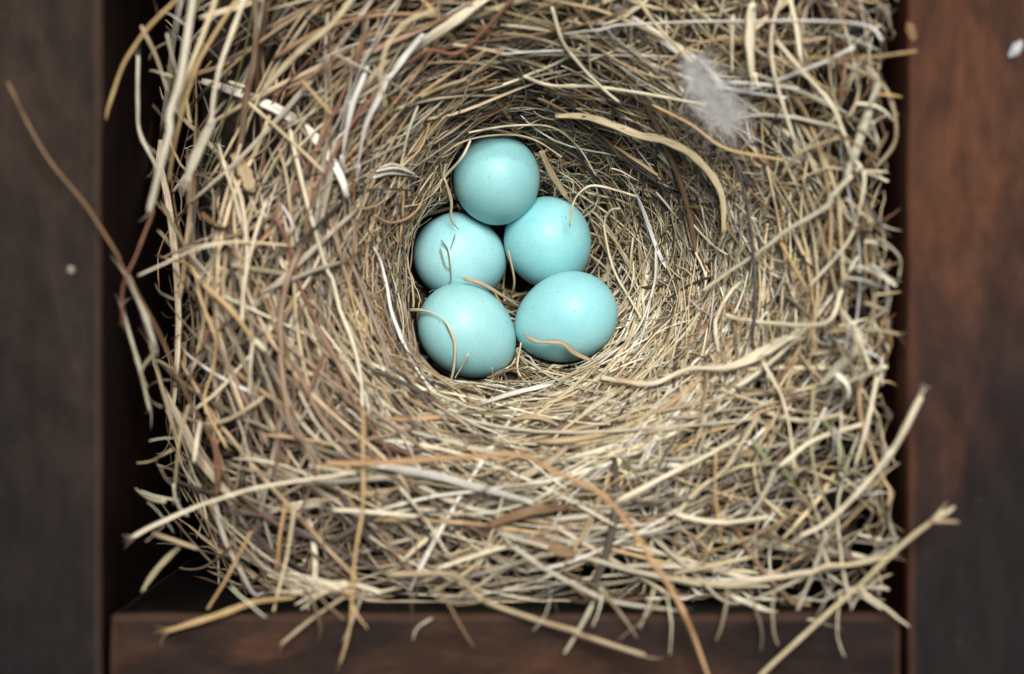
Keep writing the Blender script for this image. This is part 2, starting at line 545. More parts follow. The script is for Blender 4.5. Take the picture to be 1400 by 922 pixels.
def pick(names, weights, n, vary=0.27):
    cols = np.array([PAL[k] for k in names])
    w_ = np.array(weights, float); w_ /= w_.sum()
    c = cols[rng.choice(len(names), n, p=w_)]
    c = c * (1 + rng.normal(0, vary, (n, 1))) * (1 + rng.normal(0, 1, (n, 1)) * np.array([[0.04, 0.0, -0.07]]))
    c = c * 0.98
    g = c.mean(1, keepdims=True)
    return np.clip(c * 0.95 + g * 0.05, 0.01, 0.80)

def paths(x0, y0, head, length, S, curl, wiggle, stiff, lift, tilt, follow=0.0):
    """centrelines that start at x0,y0 and run along head, laid on the nest surface"""
    N = len(x0)
    ds = length / (S - 1)
    x, y, a = x0.copy(), y0.copy(), head.copy()
    X, Y = [x.copy()], [y.copy()]
    wob = rng.normal(0, 1, (N, S)) * wiggle[:, None]
    sl = h(x, y)
    # foreshorten on steep walls
    for i in range(1, S):
        tang = np.arctan2((x - CX) / CA, -(y - CY) / CB)
        d = np.angle(np.exp(1j * 2 * (tang - a))) / 2
        a = a + curl * ds + wob[:, i] + follow * d * 0.35
        step = ds.copy()
        zt = h(x + np.cos(a) * ds, y + np.sin(a) * ds)
        grad = (zt - h(x, y)) / ds
        step = ds / np.sqrt(1 + (grad * 0.85) ** 2)
        x = x + np.cos(a) * step; y = y + np.sin(a) * step
        X.append(x.copy()); Y.append(y.copy())
    X, Y = np.stack(X, 1), np.stack(Y, 1)
    H = h(X, Y)
    s = np.linspace(-1, 1, S)
    Bs = np.stack([np.ones(S), s, s * s], 1)
    fit = (H @ np.linalg.pinv(Bs).T) @ Bs.T
    Z = H * (1 - stiff) + fit * stiff + lift[:, None] + tilt[:, None] * s[None]
    return np.stack([X, Y, Z], 2)

def trim(p, wid):
    """strands that may not cross the box walls or the eggs"""
    ok = (p[..., 0] > INL - 3).all(1) & (p[..., 0] < INR + 7).all(1) & ((p[..., 0] > INR - 1).mean(1) < 0.3) & (p[..., 1] > INB - 7).all(1)
    m = (0.35 + np.abs(rng.normal(0, 0.9, len(p))))[:, None]
    q_ = rng.uniform(0, 6.28, (len(p), 1))
    m2 = m + 1.6 * np.abs(np.sin(p[..., 1] * 0.31 + q_)) + 0.9 * np.abs(np.sin(p[..., 1] * 0.12))
    p[..., 0] = np.clip(p[..., 0], INL + m + 1.0, INR - m2)
    p[..., 1] = np.maximum(p[..., 1], INB + m)
    p, bad = push_out(p, 0.5)
    return p, ok & ~bad

def taper(N, S, w0, kind):
    s = np.linspace(0, 1, S)[None]
    if kind == 'stem':
        e = 1 - 0.25 * s
        f = np.clip(np.minimum(s, 1 - s) * 18 + 0.6, 0, 1)
        return w0[:, None] * e * f
    p = 0.35 + 0.65 * np.sin(np.pi * np.clip(s * 0.86 + 0.10, 0, 1)) ** 0.6
    return w0[:, None] * p

def clumps(x, y, amount, size):
    f = (np.sin(x * 1.9 / size + 0.7 * np.sin(y * 1.3 / size)) * np.sin(y * 2.1 / size + 1.1 * np.sin(x * 0.9 / size + 2))
         + 0.6 * np.sin(x * 4.3 / size + y * 1.7 / size + 1) * np.sin(y * 3.9 / size - x * 1.1 / size))
    g = 0.9 * np.exp(-(((x + 44) / 10) ** 2 + ((y - 44) / 16) ** 2)) + 0.45 * np.exp(-(((x + 54) / 9) ** 2 + ((y + 36) / 16) ** 2)) \
        + 0.8 * np.exp(-(((x - 56) / 6) ** 2 + ((y - 36) / 14) ** 2)) + 0.7 * np.exp(-(((x - 56) / 7) ** 2 + ((y + 30) / 14) ** 2)) \
        + 0.6 * np.exp(-(((x + 57) / 4) ** 2 + ((y - 10) / 30) ** 2))
    return rng.random(len(x)) < (1 - amount * np.clip(0.68 - 1.2 * f, 0, 1)) * np.clip(1 - g, 0.03, 1)

def scatter(N, zone, S, L, W, kinds, flatr, curl, wig, stiff, depth, tiltsd, dirsd, names, weights, follow, curlbias=None, vary=0.27, prof=None):
    out = []
    x, y = zone(N)
    keep = clumps(x, y, VOID, 5.0)
    tang = np.arctan2((x - CX) / CA, -(y - CY) / CB)
    sd = dirsd(x, y) if callable(dirsd) else np.full(N, dirsd)
    head = tang + rng.normal(0, 1, N) * sd + np.pi * rng.integers(0, 2, N)
    wide = rng.random(N) < 0.08
    head = np.where(wide, rng.random(N) * 6.28, head)
    ln = np.clip(rng.lognormal(math.log(L), 0.4, N), L * 0.35, L * 2.6)
    x0, y0 = x - np.cos(head) * ln / 2, y - np.sin(head) * ln / 2
    lift = -rng.random(N) ** 0.8 * depth + 0.8
    p = paths(x0, y0, head, ln, S, rng.normal(0, 1, N) * curl, np.abs(rng.normal(0, 1, N)) * wig, stiff, lift,
              rng.normal(0, tiltsd, N), follow)
    w0 = np.clip(rng.lognormal(math.log(W), 0.36, N), W * 0.4, W * 1.9) / 2
    p, ok = trim(p, w0[:, None])
    ok &= (p[..., 2].max(1) < 5) & keep
    col = pick(names, weights, N, vary)
    old = np.clip((-12 - x) / 25, 0, 1)[:, None] * rng.uniform(0.3, 1, (N, 1))      # browner, older stems on the left
    low = np.clip((-8 - y) / 20, 0, 1)[:, None] * rng.uniform(0.0, 1, (N, 1))
    lum = col.mean(1, keepdims=True)
    gy = 0.45 * np.maximum(old, low)
    col = col * (1 - gy) + lum * gy * np.array([[1.08, 1.0, 0.88]])
    col = col * (1 - old * np.array([[0.16, 0.24, 0.28]])) * (1 - 0.14 * low)
    kindsel = rng.random(N) < kinds            # True: flat blade
    seeds = rng.random(N) * 900
    for isb, pk in ((True, 'blade'), (False, prof or 'stem')):
        m = ok & (kindsel == isb)
        n = int(m.sum())
        if not n: continue
        wid = taper(n, S, w0[m] * (1.35 if isb else 0.9), 'blade' if isb else 'stem')
        flat = rng.uniform(0.8, 1.5, n) if isb else rng.uniform(flatr, 1.0, n)
        roll = rng.normal(0, 0.5 if isb else 1.5, n)
        tw = rng.normal(0, 1.6 if isb else 0.5, n)
        out.append(sweep(p[m], wid, PROF[pk], flat, roll, tw, col[m], seeds[m]))
    return out

def zone_outer(rmin, qmax=1.0, xlo=-62, xhi=64, ylo=-46, yhi=70):
    def f(N):
        X, Y = [], []
        n = 0
        while n < N:
            x = rng.uniform(xlo, xhi, N * 2); y = rng.uniform(ylo, yhi, N * 2)
            m = (rcup(x, y) > rmin) & (qout(x, y) < qmax)
            X.append(x[m]); Y.append(y[m]); n += int(m.sum())
        return np.concatenate(X)[:N], np.concatenate(Y)[:N]
    return f
def zone_cup(rlo, rhi):
    def f(N):
        # denser where the wall is steep, because there is more of it
        r = np.sqrt(rng.uniform(rlo ** 2, rhi ** 2, N)); a = rng.uniform(0, 2 * np.pi, N)
        k = rng.random(N) < 0.6
        r = np.where(k, np.clip(rng.normal(0.84, 0.17, N), rlo, rhi), r)
        return CX + CA * r * np.cos(a), CY + CB * r * np.sin(a)
    return f
def messy(x, y):
    return np.where(x > 25, 1.15, np.where(x < -20, 0.62, 0.85))

VOID = 0.85
# packed core under the straw, near black to paint the shade in the gaps
nest = tag(empty('bird_nest', (0, 15, -DEEP)), 'cup shaped bird nest of woven dry grass filling the wooden box', 'nest')
NOFF = (0.0, -15 * MM, DEEP * MM)
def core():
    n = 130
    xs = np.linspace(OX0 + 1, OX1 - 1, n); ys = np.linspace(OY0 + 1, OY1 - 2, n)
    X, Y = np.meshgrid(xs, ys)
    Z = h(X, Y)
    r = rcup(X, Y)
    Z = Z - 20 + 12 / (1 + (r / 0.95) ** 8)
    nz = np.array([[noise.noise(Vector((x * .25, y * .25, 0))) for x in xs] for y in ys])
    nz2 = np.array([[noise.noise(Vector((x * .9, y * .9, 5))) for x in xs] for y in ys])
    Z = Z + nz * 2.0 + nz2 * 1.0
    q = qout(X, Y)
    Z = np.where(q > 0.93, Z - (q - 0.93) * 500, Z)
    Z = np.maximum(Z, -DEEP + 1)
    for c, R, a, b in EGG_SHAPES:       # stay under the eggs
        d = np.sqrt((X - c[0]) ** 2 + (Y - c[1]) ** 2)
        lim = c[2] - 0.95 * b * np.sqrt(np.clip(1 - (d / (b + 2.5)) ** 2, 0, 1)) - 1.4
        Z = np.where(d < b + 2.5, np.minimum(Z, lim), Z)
    vs = np.stack([X, Y, Z], 2).reshape(-1, 3) * MM
    fs = [(j * n + i, j * n + i + 1, (j + 1) * n + i + 1, (j + 1) * n + i) for j in range(n - 1) for i in range(n - 1)]
    me = bpy.data.meshes.new('packed_core')
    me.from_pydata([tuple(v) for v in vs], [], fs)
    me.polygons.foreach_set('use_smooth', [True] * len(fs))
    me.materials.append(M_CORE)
    o = link(bpy.data.objects.new('packed_core', me), nest)
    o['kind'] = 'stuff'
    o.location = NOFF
core()

# ---- the mass of dry grass (past counting)
mass = []
mixn = ['cream', 'straw', 'gold', 'tan', 'grey', 'white', 'olive', 'brown', 'red', 'mauve', 'dark', 'green']
w_out = [25, 27, 13, 16, 9, 4, 5, 11, 3, 3, 7.0, 0.6]
w_deep_shade = [2, 5, 2, 9, 4, 0.5, 5, 30, 3, 5, 48, 0.4]  # mostly dark and brown, painting gap shade into the deep strands
mass += scatter(720, zone_outer(0.85), 14, 38, 0.78, 0.15, 0.6, 0.010, 0.03, 0.9, 18.0, 3.0, messy, mixn, w_deep_shade, 0.05)
mass += scatter(480, zone_outer(0.9, 0.98), 16, 36, 0.76, 0.30, 0.6, 0.012, 0.035, 0.85, 8.0, 2.5, messy, mixn, w_out, 0.08)
mass += scatter(700, zone_outer(0.9, 0.99), 14, 22, 0.38, 0.10, 0.7, 0.03, 0.06, 0.8, 11.0, 2.5, 0.9, mixn, w_out, 0.05)
mass += scatter(260, zone_outer(0.95, 0.96), 18, 44, 0.75, 0.15, 0.6, 0.012, 0.04, 0.8, 1.5, 2.0, messy, mixn, w_out, 0.08)
mass += scatter(520, zone_outer(0.95, 0.98, xlo=22), 14, 22, 0.52, 0.12, 0.7, 0.05, 0.08, 0.7, 5.0, 2.0, 1.2, mixn, w_out, 0.0)
mass += scatter(300, zone_outer(0.9, 1.0, ylo=-46, yhi=-26), 16, 30, 0.62, 0.2, 0.7, 0.02, 0.04, 0.8, 7.0, 2.0, 0.5, mixn, w_out, 0.0)
mass += scatter(90, zone_outer(0.9, 0.95), 26, 62, 0.55, 0.15, 0.6, 0.006, 0.03, 0.3, 2.5, 1.0, 0.25, mixn, w_out, 0.75)
mass += scatter(1700, zone_outer(0.9, 0.99), 16, 12, 0.17, 0.1, 0.7, 0.10, 0.16, 0.7, 9.0, 2.0, 1.5, mixn, w_out, 0.0, prof='fine')
mass += scatter(60, zone_outer(0.95, 0.98, xlo=-48, xhi=-20), 20, 44, 0.75, 0.05, 0.8, 0.012, 0.05, 0.8, 1.8, 2.0, 0.35, ['red', 'mauve', 'orange', 'brown'], [4, 5, 2, 3], 0.1)
# wispy ends that spill over the boards and into the gap on the left
def wisps(n, x, y, head, ln, z0, z1, W, names, weights):
    S = 14
    t = np.linspace(0, 1, S)
    a = head[:, None] + np.cumsum(rng.normal(0, 0.07, (n, S)), 1) + rng.normal(0, 0.5, (n, 1)) * t[None]
    d = (ln / (S - 1))[:, None]
    X = x[:, None] + np.cumsum(np.cos(a) * d, 1); Y = y[:, None] + np.cumsum(np.sin(a) * d, 1)
    Z = z0[:, None] + (z1 - z0)[:, None] * t[None] + 1.2 * np.sin(t * 3.1)[None]
    w_ = np.clip(rng.lognormal(math.log(W), 0.4, n), W * .4, W * 2.2)[:, None] / 2 * (1 - 0.55 * t[None])
    return sweep(np.stack([X, Y, Z], 2), w_, PROF['fine'], rng.uniform(.5, 1, n), rng.normal(0, 1, n), rng.normal(0, 1, n), pick(names, weights, n), rng.random(n) * 900)
n = 24
mass.append(wisps(n, rng.uniform(-48, 56, n), np.full(n, -40.0), rng.normal(-1.57, 0.75, n), rng.uniform(5, 13, n), rng.uniform(-1, 1.5, n), rng.uniform(0.6, 2.5, n), 0.42, mixn, w_out))
n = 26
mass.append(wisps(n, rng.uniform(-58, -54, n), rng.uniform(-38, 62, n), rng.normal(3.14, 0.9, n), rng.uniform(3, 7, n), rng.uniform(-20, -7, n), rng.uniform(-22, -5, n), 0.38, mixn, w_out))
n = 60       # ends that curl over against the right board
mass.append(wisps(n, rng.uniform(52, 59, n), rng.uniform(-36, 60, n), rng.choice([1.1, -1.1, 0.5, -0.5], n) + rng.normal(0, 0.3, n), rng.uniform(4, 9, n), rng.uniform(-9, -3, n), rng.uniform(-8, -2, n), 0.55, mixn, w_out))
og = build('woven_grass', mass, nest)
og['kind'] = 'stuff'; og.location = NOFF

VOID = 0.55
lin = []
w_lin = [19, 27, 9, 18, 13, 5, 7, 12, 1.5, 3, 5, 0.8]
def cupmess(x, y):
    return np.where((x > CX + 10) & (y > CY - 14), 1.15, 0.5)
def zone_tangle(N):
    r = rng.uniform(0.5, 1.2, N); a = rng.uniform(-0.7, 1.5, N)
    return CX + (CA + 4) * r * np.cos(a), CY + (CB + 2) * r * np.sin(a)
lin += scatter(900, zone_tangle, 20, 15, 0.26, 0.12, 0.6, 0.11, 0.13, 0.4, 2.5, 1.8, 1.3, mixn, w_lin, 0.0)
def zone_pale(N):  # pale golden straw to the right of and below the eggs
    r = rng.uniform(0.45, 1.15, N); a = rng.uniform(-1.9, 0.35, N)
    return CX + (CA + 3) * r * np.cos(a), CY + CB * r * np.sin(a)
lin += scatter(1300, zone_cup(0.0, 1.12), 18, 28, 0.48, 0.15, 0.6, 0.02, 0.03, 0.35, 7.0, 1.2, cupmess, mixn, w_deep_shade, 0.3)
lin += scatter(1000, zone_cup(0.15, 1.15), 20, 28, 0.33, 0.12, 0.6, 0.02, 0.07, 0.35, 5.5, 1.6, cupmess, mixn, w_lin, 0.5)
lin += scatter(600, zone_pale, 20, 24, 0.36, 0.12, 0.6, 0.02, 0.06, 0.35, 2.5, 1.4, 0.55, ['cream', 'straw', 'grey', 'white'], [10, 10, 3, 2], 0.4)
lin += scatter(2200, zone_cup(0.3, 1.2), 18, 12, 0.17, 0.08, 0.7, 0.10, 0.16, 0.35, 4.0, 1.4, 1.1, mixn, w_lin, 0.2, prof='fine')
lin += scatter(260, zone_cup(0.5, 1.25), 24, 40, 0.40, 0.2, 0.7, 0.01, 0.05, 0.4, 0.8, 1.5, 0.4, mixn, w_lin, 0.55)
ol = build('cup_lining', lin, nest)
ol['kind'] = 'stuff'; ol.location = NOFF

# ---- stalks one can pick out: (part name, colour, width px, lift mm or per-point heights, points in photo pixels)
A = 'abs'
HERO = [
 # left side, reaching over the box
 ('twig', 'brown', 9, (A, [6, 6, 5, 3, 0, -5, -8, -9]), [(12,112),(60,205),(120,285),(170,370),(215,455),(260,555),(290,605),(300,665)]),
 ('stalk', 'grey', 13, (A, [-6, -5, -5]), [(176,378),(198,425),(216,475)]),
 ('stalk', 'olive', 8, (A, [-7, -9, -10]), [(214,476),(192,505),(198,530)]),
 ('stalk', 'grey', 8, (A, [-9, -10, -12]), [(165,415),(192,510),(205,565)]),
 ('stalk', 'tan', 8, (A, [-12, -13, -15]), [(207,470),(222,540),(241,612)]),
 ('stalk', 'red', 9, (A, [-3, -2, -3, -6]), [(209,288),(185,348),(166,392),(164,440)]),
 ('stalk', 'grey', 14, (A, [-4, -2, -1, -1, -3]), [(266,-8),(248,90),(232,160),(218,230),(207,292)]),
 ('stalk', 'straw', 9, (A, [-5, -4, -4, -5]), [(296,-6),(275,50),(252,105),(238,160)]),
 ('stalk', 'gold', 8, (A, [-4, -3, -3, -4, -6, -8]), [(324,2),(290,55),(268,92),(256,132),(244,182),(235,245)]),
 ('stalk', 'cream', 8, (A, [-3, -2, -2, -3, -5]), [(334,-6),(318,40),(300,90),(292,125),(287,174)]),
 ('stalk', 'gold', 9, (A, [2, 1, 0, -1, -2, -3]), [(248,-8),(205,35),(180,70),(165,98),(151,138),(143,168)]),
 ('stalk', 'straw', 5, (A, [-5, -7, -9]), [(193,36),(212,78),(228,127)]),
 ('stalk', 'grey', 5, (A, [-8, -9, -10]), [(226,45),(232,75),(241,108)]),
 ('stalk', 'grey', 7, (A, [-14, -15, -16, -14]), [(187,78),(187,140),(190,180),(214,226)]),
 ('leaf_blade', 'grey', 17, (A, [-11, -11, -12]), [(288,160),(271,200),(252,252)]),
 ('stalk', 'grey', 6, 3, [(357,-5),(350,60),(340,105),(331,150),(328,175)]),
 ('stalk', 'straw', 15, (A, [0, 0, -1, -3, -5]), [(488,-6),(455,34),(420,62),(385,94),(360,124)]),
 ('stalk', 'cream', 8, 3, [(299,200),(308,235),(320,270),(328,304)]),
 ('stalk', 'gold', 7, 3, [(410,110),(432,132),(455,158)]),
 ('stalk', 'cream', 6, 4, [(312,112),(338,121)]),
 ('stalk', 'straw', 5, 4, [(334,138),(370,168),(405,198),(442,232)]),
 ('stalk', 'cream', 7, 3, [(398,180),(406,220),(425,293),(440,345),(461,407),(477,454),(490,505),(497,557)]),
 ('stalk', 'gold', 7, (A, [-6, -4, -2, 1, 2, 2, 1]), [(498,560),(497,620),(497,687),(487,750),(481,810),(477,858),(462,906)]),
 ('rootlet', 'red', 6, 3.0, [(703,-2),(668,38),(627,73),(585,69),(550,94),(522,118),(481,163),(448,220),(425,267),(414,330)]),
 ('rootlet', 'mauve', 9, 3.5, [(415,325),(391,387),(381,440),(386,505),(396,575),(416,607),(440,663)]),
 ('rootlet', 'red', 7, 3, [(373,293),(396,329),(414,387),(440,454),(452,480)]),
 ('rootlet', 'mauve', 7, 3, [(430,440),(456,484),(477,526),(492,560)]),
 ('rootlet', 'mauve', 9, 2.5, [(405,495),(440,570),(490,627)]),
 ('stalk', 'cream', 9, 4, [(364,275),(347,329),(336,381),(332,443)]),
 ('stalk', 'gold', 9, 4, [(274,390),(310,423),(344,468)]),
 ('stalk', 'cream', 8, 4, [(342,466),(340,505),(340,546)]),
 ('leaf_blade', 'cream', 9, 4, [(338,462),(352,468),(364,478)]),
 ('stalk', 'gold', 7, 2.5, [(219,353),(245,358),(268,376),(271,402),(290,455),(297,469),(292,505),(279,552),(307,612)]),
 ('stalk', 'cream', 6, (A, [-6, -7, -8, -8]), [(186,380),(222,363),(258,345),(312,332)]),
 ('stalk', 'straw', 5, 3, [(222,352),(262,338),(310,330),(362,333),(420,340)]),
 ('stalk', 'tan', 6, 3, [(310,345),(306,397),(315,445)]),
 ('stalk', 'tan', 6, (A, [-10, -11, -13]), [(259,555),(245,610),(237,692)]),
 ('stalk', 'cream', 9, (A, [-11, -12]), [(272,576),(260,634)]),
 ('leaf_blade', 'red', 11, 2, [(294,597),(300,640),(297,678)]),
 ('rootlet', 'red', 7, 3, [(378,560),(381,615),(372,652)]),
 ('leaf_blade', 'white', 9, 4, [(503,99),(484,146),(474,190),(468,225)]),
 ('leaf_blade', 'white', 12, 4, [(530,104),(516,132),(494,177),(482,236)]),
 ('leaf_blade', 'cream', 16, 3, [(668,-4),(623,31),(583,60),(545,95)]),
 ('leaf_blade', 'white', 10, 4.5, [(580,45),(552,78),(528,112)]),
 ('stalk', 'straw', 8, (A, [-2, -1, 0, -1, -3]), [(594,15),(552,34),(527,70),(522,112),(530,147)]),
 ('stalk', 'grey', 4, 4, [(460,70),(520,102),(570,132)]),
 # top of the cup
 ('stalk', 'cream', 6, 3, [(757,15),(770,57),(793,87),(824,121),(846,142)]),
 ('stalk', 'cream', 5, 3, [(804,48),(806,102)]),
 ('stalk', 'straw', 7, 4, [(864,-5),(897,38),(940,83),(965,108)]),
 ('stalk', 'white', 5, 2, [(682,77),(725,72),(774,69)]),
 ('stalk', 'white', 6, 4, [(772,52),(824,38),(907,33),(1000,30),(1120,29),(1183,36),(1201,58)]),
 ('stalk', 'cream', 6, 2, [(717,104),(755,117),(824,120),(940,139),(985,142)]),
 ('stalk', 'olive', 6, 2, [(575,135),(606,120),(640,108)]),
 ('leaf_blade', 'straw', 12, 3, [(758,160),(807,163),(859,180),(911,195),(950,216),(985,262),(993,320)]),
 ('stalk', 'straw', 5, (A, [-38, -38, -37, -37, -38, -36]), [(588,218),(620,197),(654,187),(703,184),(736,193),(768,214)]),
 ('stalk', 'cream', 5, 1.5, [(640,182),(703,172),(755,174),(790,200),(815,240)]),
 ('stalk', 'cream', 5, (A, [-37, -38, -43, -45, -46]), [(645,192),(630,215),(604,240),(582,264),(566,305)]),
 ('leaf_blade', 'straw', 5, (A, [-42, -45, -47, -47]), [(607,240),(616,271),(616,295),(627,310)]),
 ('leaf_blade', 'tan', 10, (A, [-46, -50, -53]), [(740,208),(757,243),(778,272)]),
 ('stalk', 'cream', (4, 4, 4, 4, 2.5, 5, 2), (A, [-44, -42, -42, -43, -45]), [(872,266),(816,252),(794,260),(781,278),(775,311)]),
 # on and between the eggs
 ('stalk', 'tan', 4, (A, [-48.5, -50, -56]), [(692,345),(701,385),(694,412)]),
 ('stalk', 'tan', 7, (A, [-44.8, -45.2, -46, -52]), [(639,386),(664,391),(686,402),(712,418)]),
 ('stalk', 'cream', (5, 5, 1.6, 1.6, 5, 4.5, 4.5, 4), (A, [-46, -43, -40.5, -39.9, -40.5, -42.5, -46]), [(556,424),(578,424),(599,431),(612,443),(623,469),(620,502),(613,528)]),
 ('stalk', 'cream', 3.4, (A, [-39.8, -44]), [(642,487),(622,519)]),
 ('stalk', 'straw', 3.5, (A, [-41, -47]), [(673,506),(679,532)]),
 ('stalk', 'cream', 4, (A, [-46, -48, -46]), [(711,470),(707,506),(727,526)]),
 ('leaf_blade', 'white', 7, 2, [(756,527),(708,536),(655,552)]),
 # right side
 ('stalk', 'cream', 9, 4, [(820,516),(850,521),(895,525),(944,506),(996,505),(1048,485),(1085,459)]),
 ('leaf_blade', 'cream', (6, 12, 13, 11, 8, 5, 3), 4.2, [(1086,456),(1050,474),(1010,494),(975,503)]),
 ('stalk', 'cream', 9, 5, [(1165,236),(1133,278),(1087,308),(1045,341),(996,372),(958,398)]),
 ('stalk', 'cream', 8, 4, [(995,428),(1020,437),(1055,443),(1128,443),(1150,398)]),
 ('stalk', 'straw', 7, 4, [(1228,458),(1180,452),(1134,455)]),
 ('stalk', 'cream', 8, 4, [(1173,365),(1200,374),(1226,391)]),
 ('stalk', 'grey', 6, 3, [(1196,322),(1215,336),(1230,356),(1228,385)]),
 ('stalk', 'cream', 7, 4, [(1170,222),(1181,242),(1175,285),(1157,335),(1105,395)]),
 ('stalk', 'gold', 6, 3, [(1066,330),(1084,362),(1107,401)]),
 ('stalk', 'cream', 4.5, 2, [(850,284),(835,288),(826,311),(838,366),(860,408),(876,435)]),
 ('stalk', 'white', 5, 2, [(896,340),(893,390),(869,448),(820,495)]),
 ('leaf_blade', 'cream', 17, 5, [(1028,2),(1024,60),(1026,113)]),
 ('stalk', 'cream', 6, 4, [(1001,21),(1003,101)]),
 ('stalk', 'cream', 8, 5, [(1079,-5),(1087,35),(1093,80)]),
 ('stalk', 'cream', 8, 5, [(1071,-5),(1057,45),(1060,105),(1087,194)]),
 ('stalk', 'cream', 8, 5.5, [(1063,57),(1099,102),(1132,144),(1148,180),(1159,218)]),
 ('stalk', 'gold', 6, (A, [-1, 2, 3]), [(1099,79),(1180,79),(1256,71)]),
 ('stalk', 'white', 7, 4, [(997,111),(1040,115),(1092,121)]),
 ('stalk', 'tan', 8, (A, [-5, -5, -6, -8]), [(1153,90),(1208,120),(1226,190),(1196,230)]),
 ('leaf_blade', 'grey', 14, 3.5, [(1203,116),(1176,190),(1158,240)]),
 ('stalk', 'straw', 7, 4, [(1070,238),(1090,210),(1149,188)]),
 ('stalk', 'gold', 6, 3, [(892,141),(946,171),(994,204),(1069,219)]),
 ('stalk', 'gold', 6, 3.5, [(901,93),(930,72),(964,57),(1020,53)]),
 # lower edge
 ('stalk', 'orange', 11, (A, [-4, -2, 1, 3, 4, 3, 3, 3, 3, 3]), [(440,633),(500,633),(599,627),(700,621),(724,626),(760,641),(807,662),(838,688),(862,722),(890,764)]),
 ('stalk', 'orange', 10, (A, [3, 4, 5, 5, 6]), [(888,761),(918,803),(943,855),(966,915),(984,962)]),
 ('stalk', 'cream', 9, (A, [-4, -4, -5, -4, -3, -4]), [(180,737),(210,719),(272,691),(314,677),(367,663),(483,644)]),
 ('stalk', 'tan', 9, (A, [-8, -10]), [(210,731),(274,751)]),
 ('leaf_blade', 'olive', 10, (A, [-12, -16]), [(246,748),(195,811)]),
 ('stalk', 'orange', 7, (A, [-5, -6, -8]), [(344,727),(307,796),(279,840)]),
 ('stalk', 'straw', 6, (A, [-3, -4, -5]), [(405,687),(395,757),(376,842)]),
 ('stalk', 'orange', 7, 3, [(393,695),(377,778)]),
 ('leaf_blade', 'gold', 10, (A, [1, 1, -1, -4]), [(226,863),(297,842),(349,825),(405,820)]),
 ('stalk', 'tan', 9, (A, [2, 1, -3]), [(377,882),(419,848),(467,816)]),
 ('leaf_blade', 'white', 13, 4, [(520,640),(560,644),(607,652),(670,668),(727,686)]),
 ('stalk', 'cream', 8, 4, [(455,697),(520,700),(580,705)]),
 ('stalk', 'cream', 7, 4, [(549,668),(582,712),(610,758)]),
 ('stalk', 'dark', 8, (A, [-1, 0, 1, 2]), [(468,741),(565,708),(642,680),(706,636)]),
 ('leaf_blade', 'brown', 15, 3, [(668,716),(725,698),(780,691)]),
 ('stalk', 'grey', 9, (A, [-2, -2, -1, -1]), [(700,750),(757,789),(827,820),(928,834)]),
 ('stalk', 'tan', 13, (A, [-6, -4, -1, 1, 3, 4, 5]), [(533,785),(617,786),(656,815),(725,843),(774,861),(827,879),(880,897)]),
 ('stalk', 'grey', 7, (A, [1, 3]), [(810,826),(771,891)]),
 ('rootlet', 'grey', 4, (A, [1, 1.5, 1]), [(592,843),(572,858),(566,878)]),
 ('stalk', 'cream', 8, 3, [(692,749),(640,765),(598,779)]),
 ('stalk', 'cream', 7, 4, [(940,634),(895,660),(849,685)]),
 ('stalk', 'cream', 8, 5, [(843,684),(931,639),(970,621),(1010,596)]),
 ('stalk', 'gold', 5, 5, [(974,612),(975,673),(982,705),(987,742)]),
 ('stalk', 'cream', 9, 5, [(1067,637),(1113,602),(1180,581)]),
 ('stalk', 'cream', 9, (A, [-3, -3, -5]), [(1202,515),(1186,584),(1170,638)]),
 ('stalk', 'cream', 8, 4, [(1046,494),(1074,558),(1087,638)]),
 ('stalk', 'olive', 11, 4, [(1114,530),(1111,597),(1118,662),(1136,706)]),
 ('leaf_blade', 'grey', 17, 2, [(1175,474),(1124,524)]),
 ('stalk', 'straw', 7, 4, [(1035,574),(990,643)]),
 ('stalk', 'grey', 9, 4, [(1057,645),(1016,716)]),
 ('stalk', 'cream', 9, 3.5, [(929,700),(1050,709)]),
 ('leaf_blade', 'green', 7, 3.5, [(1030,600),(1042,618),(1054,634)]),
 ('leaf_blade', 'green', 6, 3.5, [(1125,575),(1148,612),(1153,655)]),
 ('leaf_blade', 'green', 6, 2.0, [(1068,640),(1080,655),(1087,668)]),
 ('leaf_blade', 'green', 6, 2.0, [(541,140),(536,150),(533,162)]),
 ('stalk', 'cream', 13, (A, [8, 6, 3, 1, 0]), [(1257,545),(1228,604),(1190,655),(1137,708),(1093,738)]),
 ('stalk', 'straw', 12, (A, [9, 8, 7, 6, 5, 5, 5, 5]), [(1290,703),(1269,715),(1227,750),(1182,792),(1130,838),(1077,886),(1039,922),(1005,962)]),
 ('leaf_blade', 'straw', 6, (A, [9, 9]), [(1276,711),(1306,692)]),
 ('leaf_blade', 'tan', 6, (A, [9, 8.5]), [(1272,713),(1308,716)]),
 ('stalk', 'straw', 9, (A, [1, 0, -1, -2, -2, -3]), [(1217,757),(1165,771),(1126,776),(1050,789),(990,796),(918,790)]),
 ('stalk', 'grey', 7, (A, [-3, -4]), [(1118,777),(1020,826)]),
 ('stalk', 'grey', 9, (A, [-1, -2, -3]), [(1132,730),(1112,782),(1087,836)]),
 ('stalk', 'cream', 5, (A, [-5, -4]), [(1130,787),(1204,835)]),
 ('stalk', 'cream', 8, (A, [-3, -2, -1]), [(1000,817),(1060,838),(1118,846)]),
 ('leaf_fragment', 'tan', (16, 26, 30, 18), 1, [(322,208),(332,228),(338,248),(336,262)]),
 ('leaf_fragment', 'brown', (8, 18, 22, 10), 1, [(270,290),(282,302),(300,312),(312,310)]),
 ('leaf_fragment', 'brown', (10, 24, 26, 12), 1, [(715,742),(738,745),(760,752),(788,762)]),
 ('leaf_fragment', 'tan', (5, 11, 9, 4), 2, [(700,575),(722,570),(745,572),(766,580)]),
 ('leaf_fragment', 'orange', (5, 9, 8, 4), 1, [(525,572),(562,573),(600,570),(640,575)]),
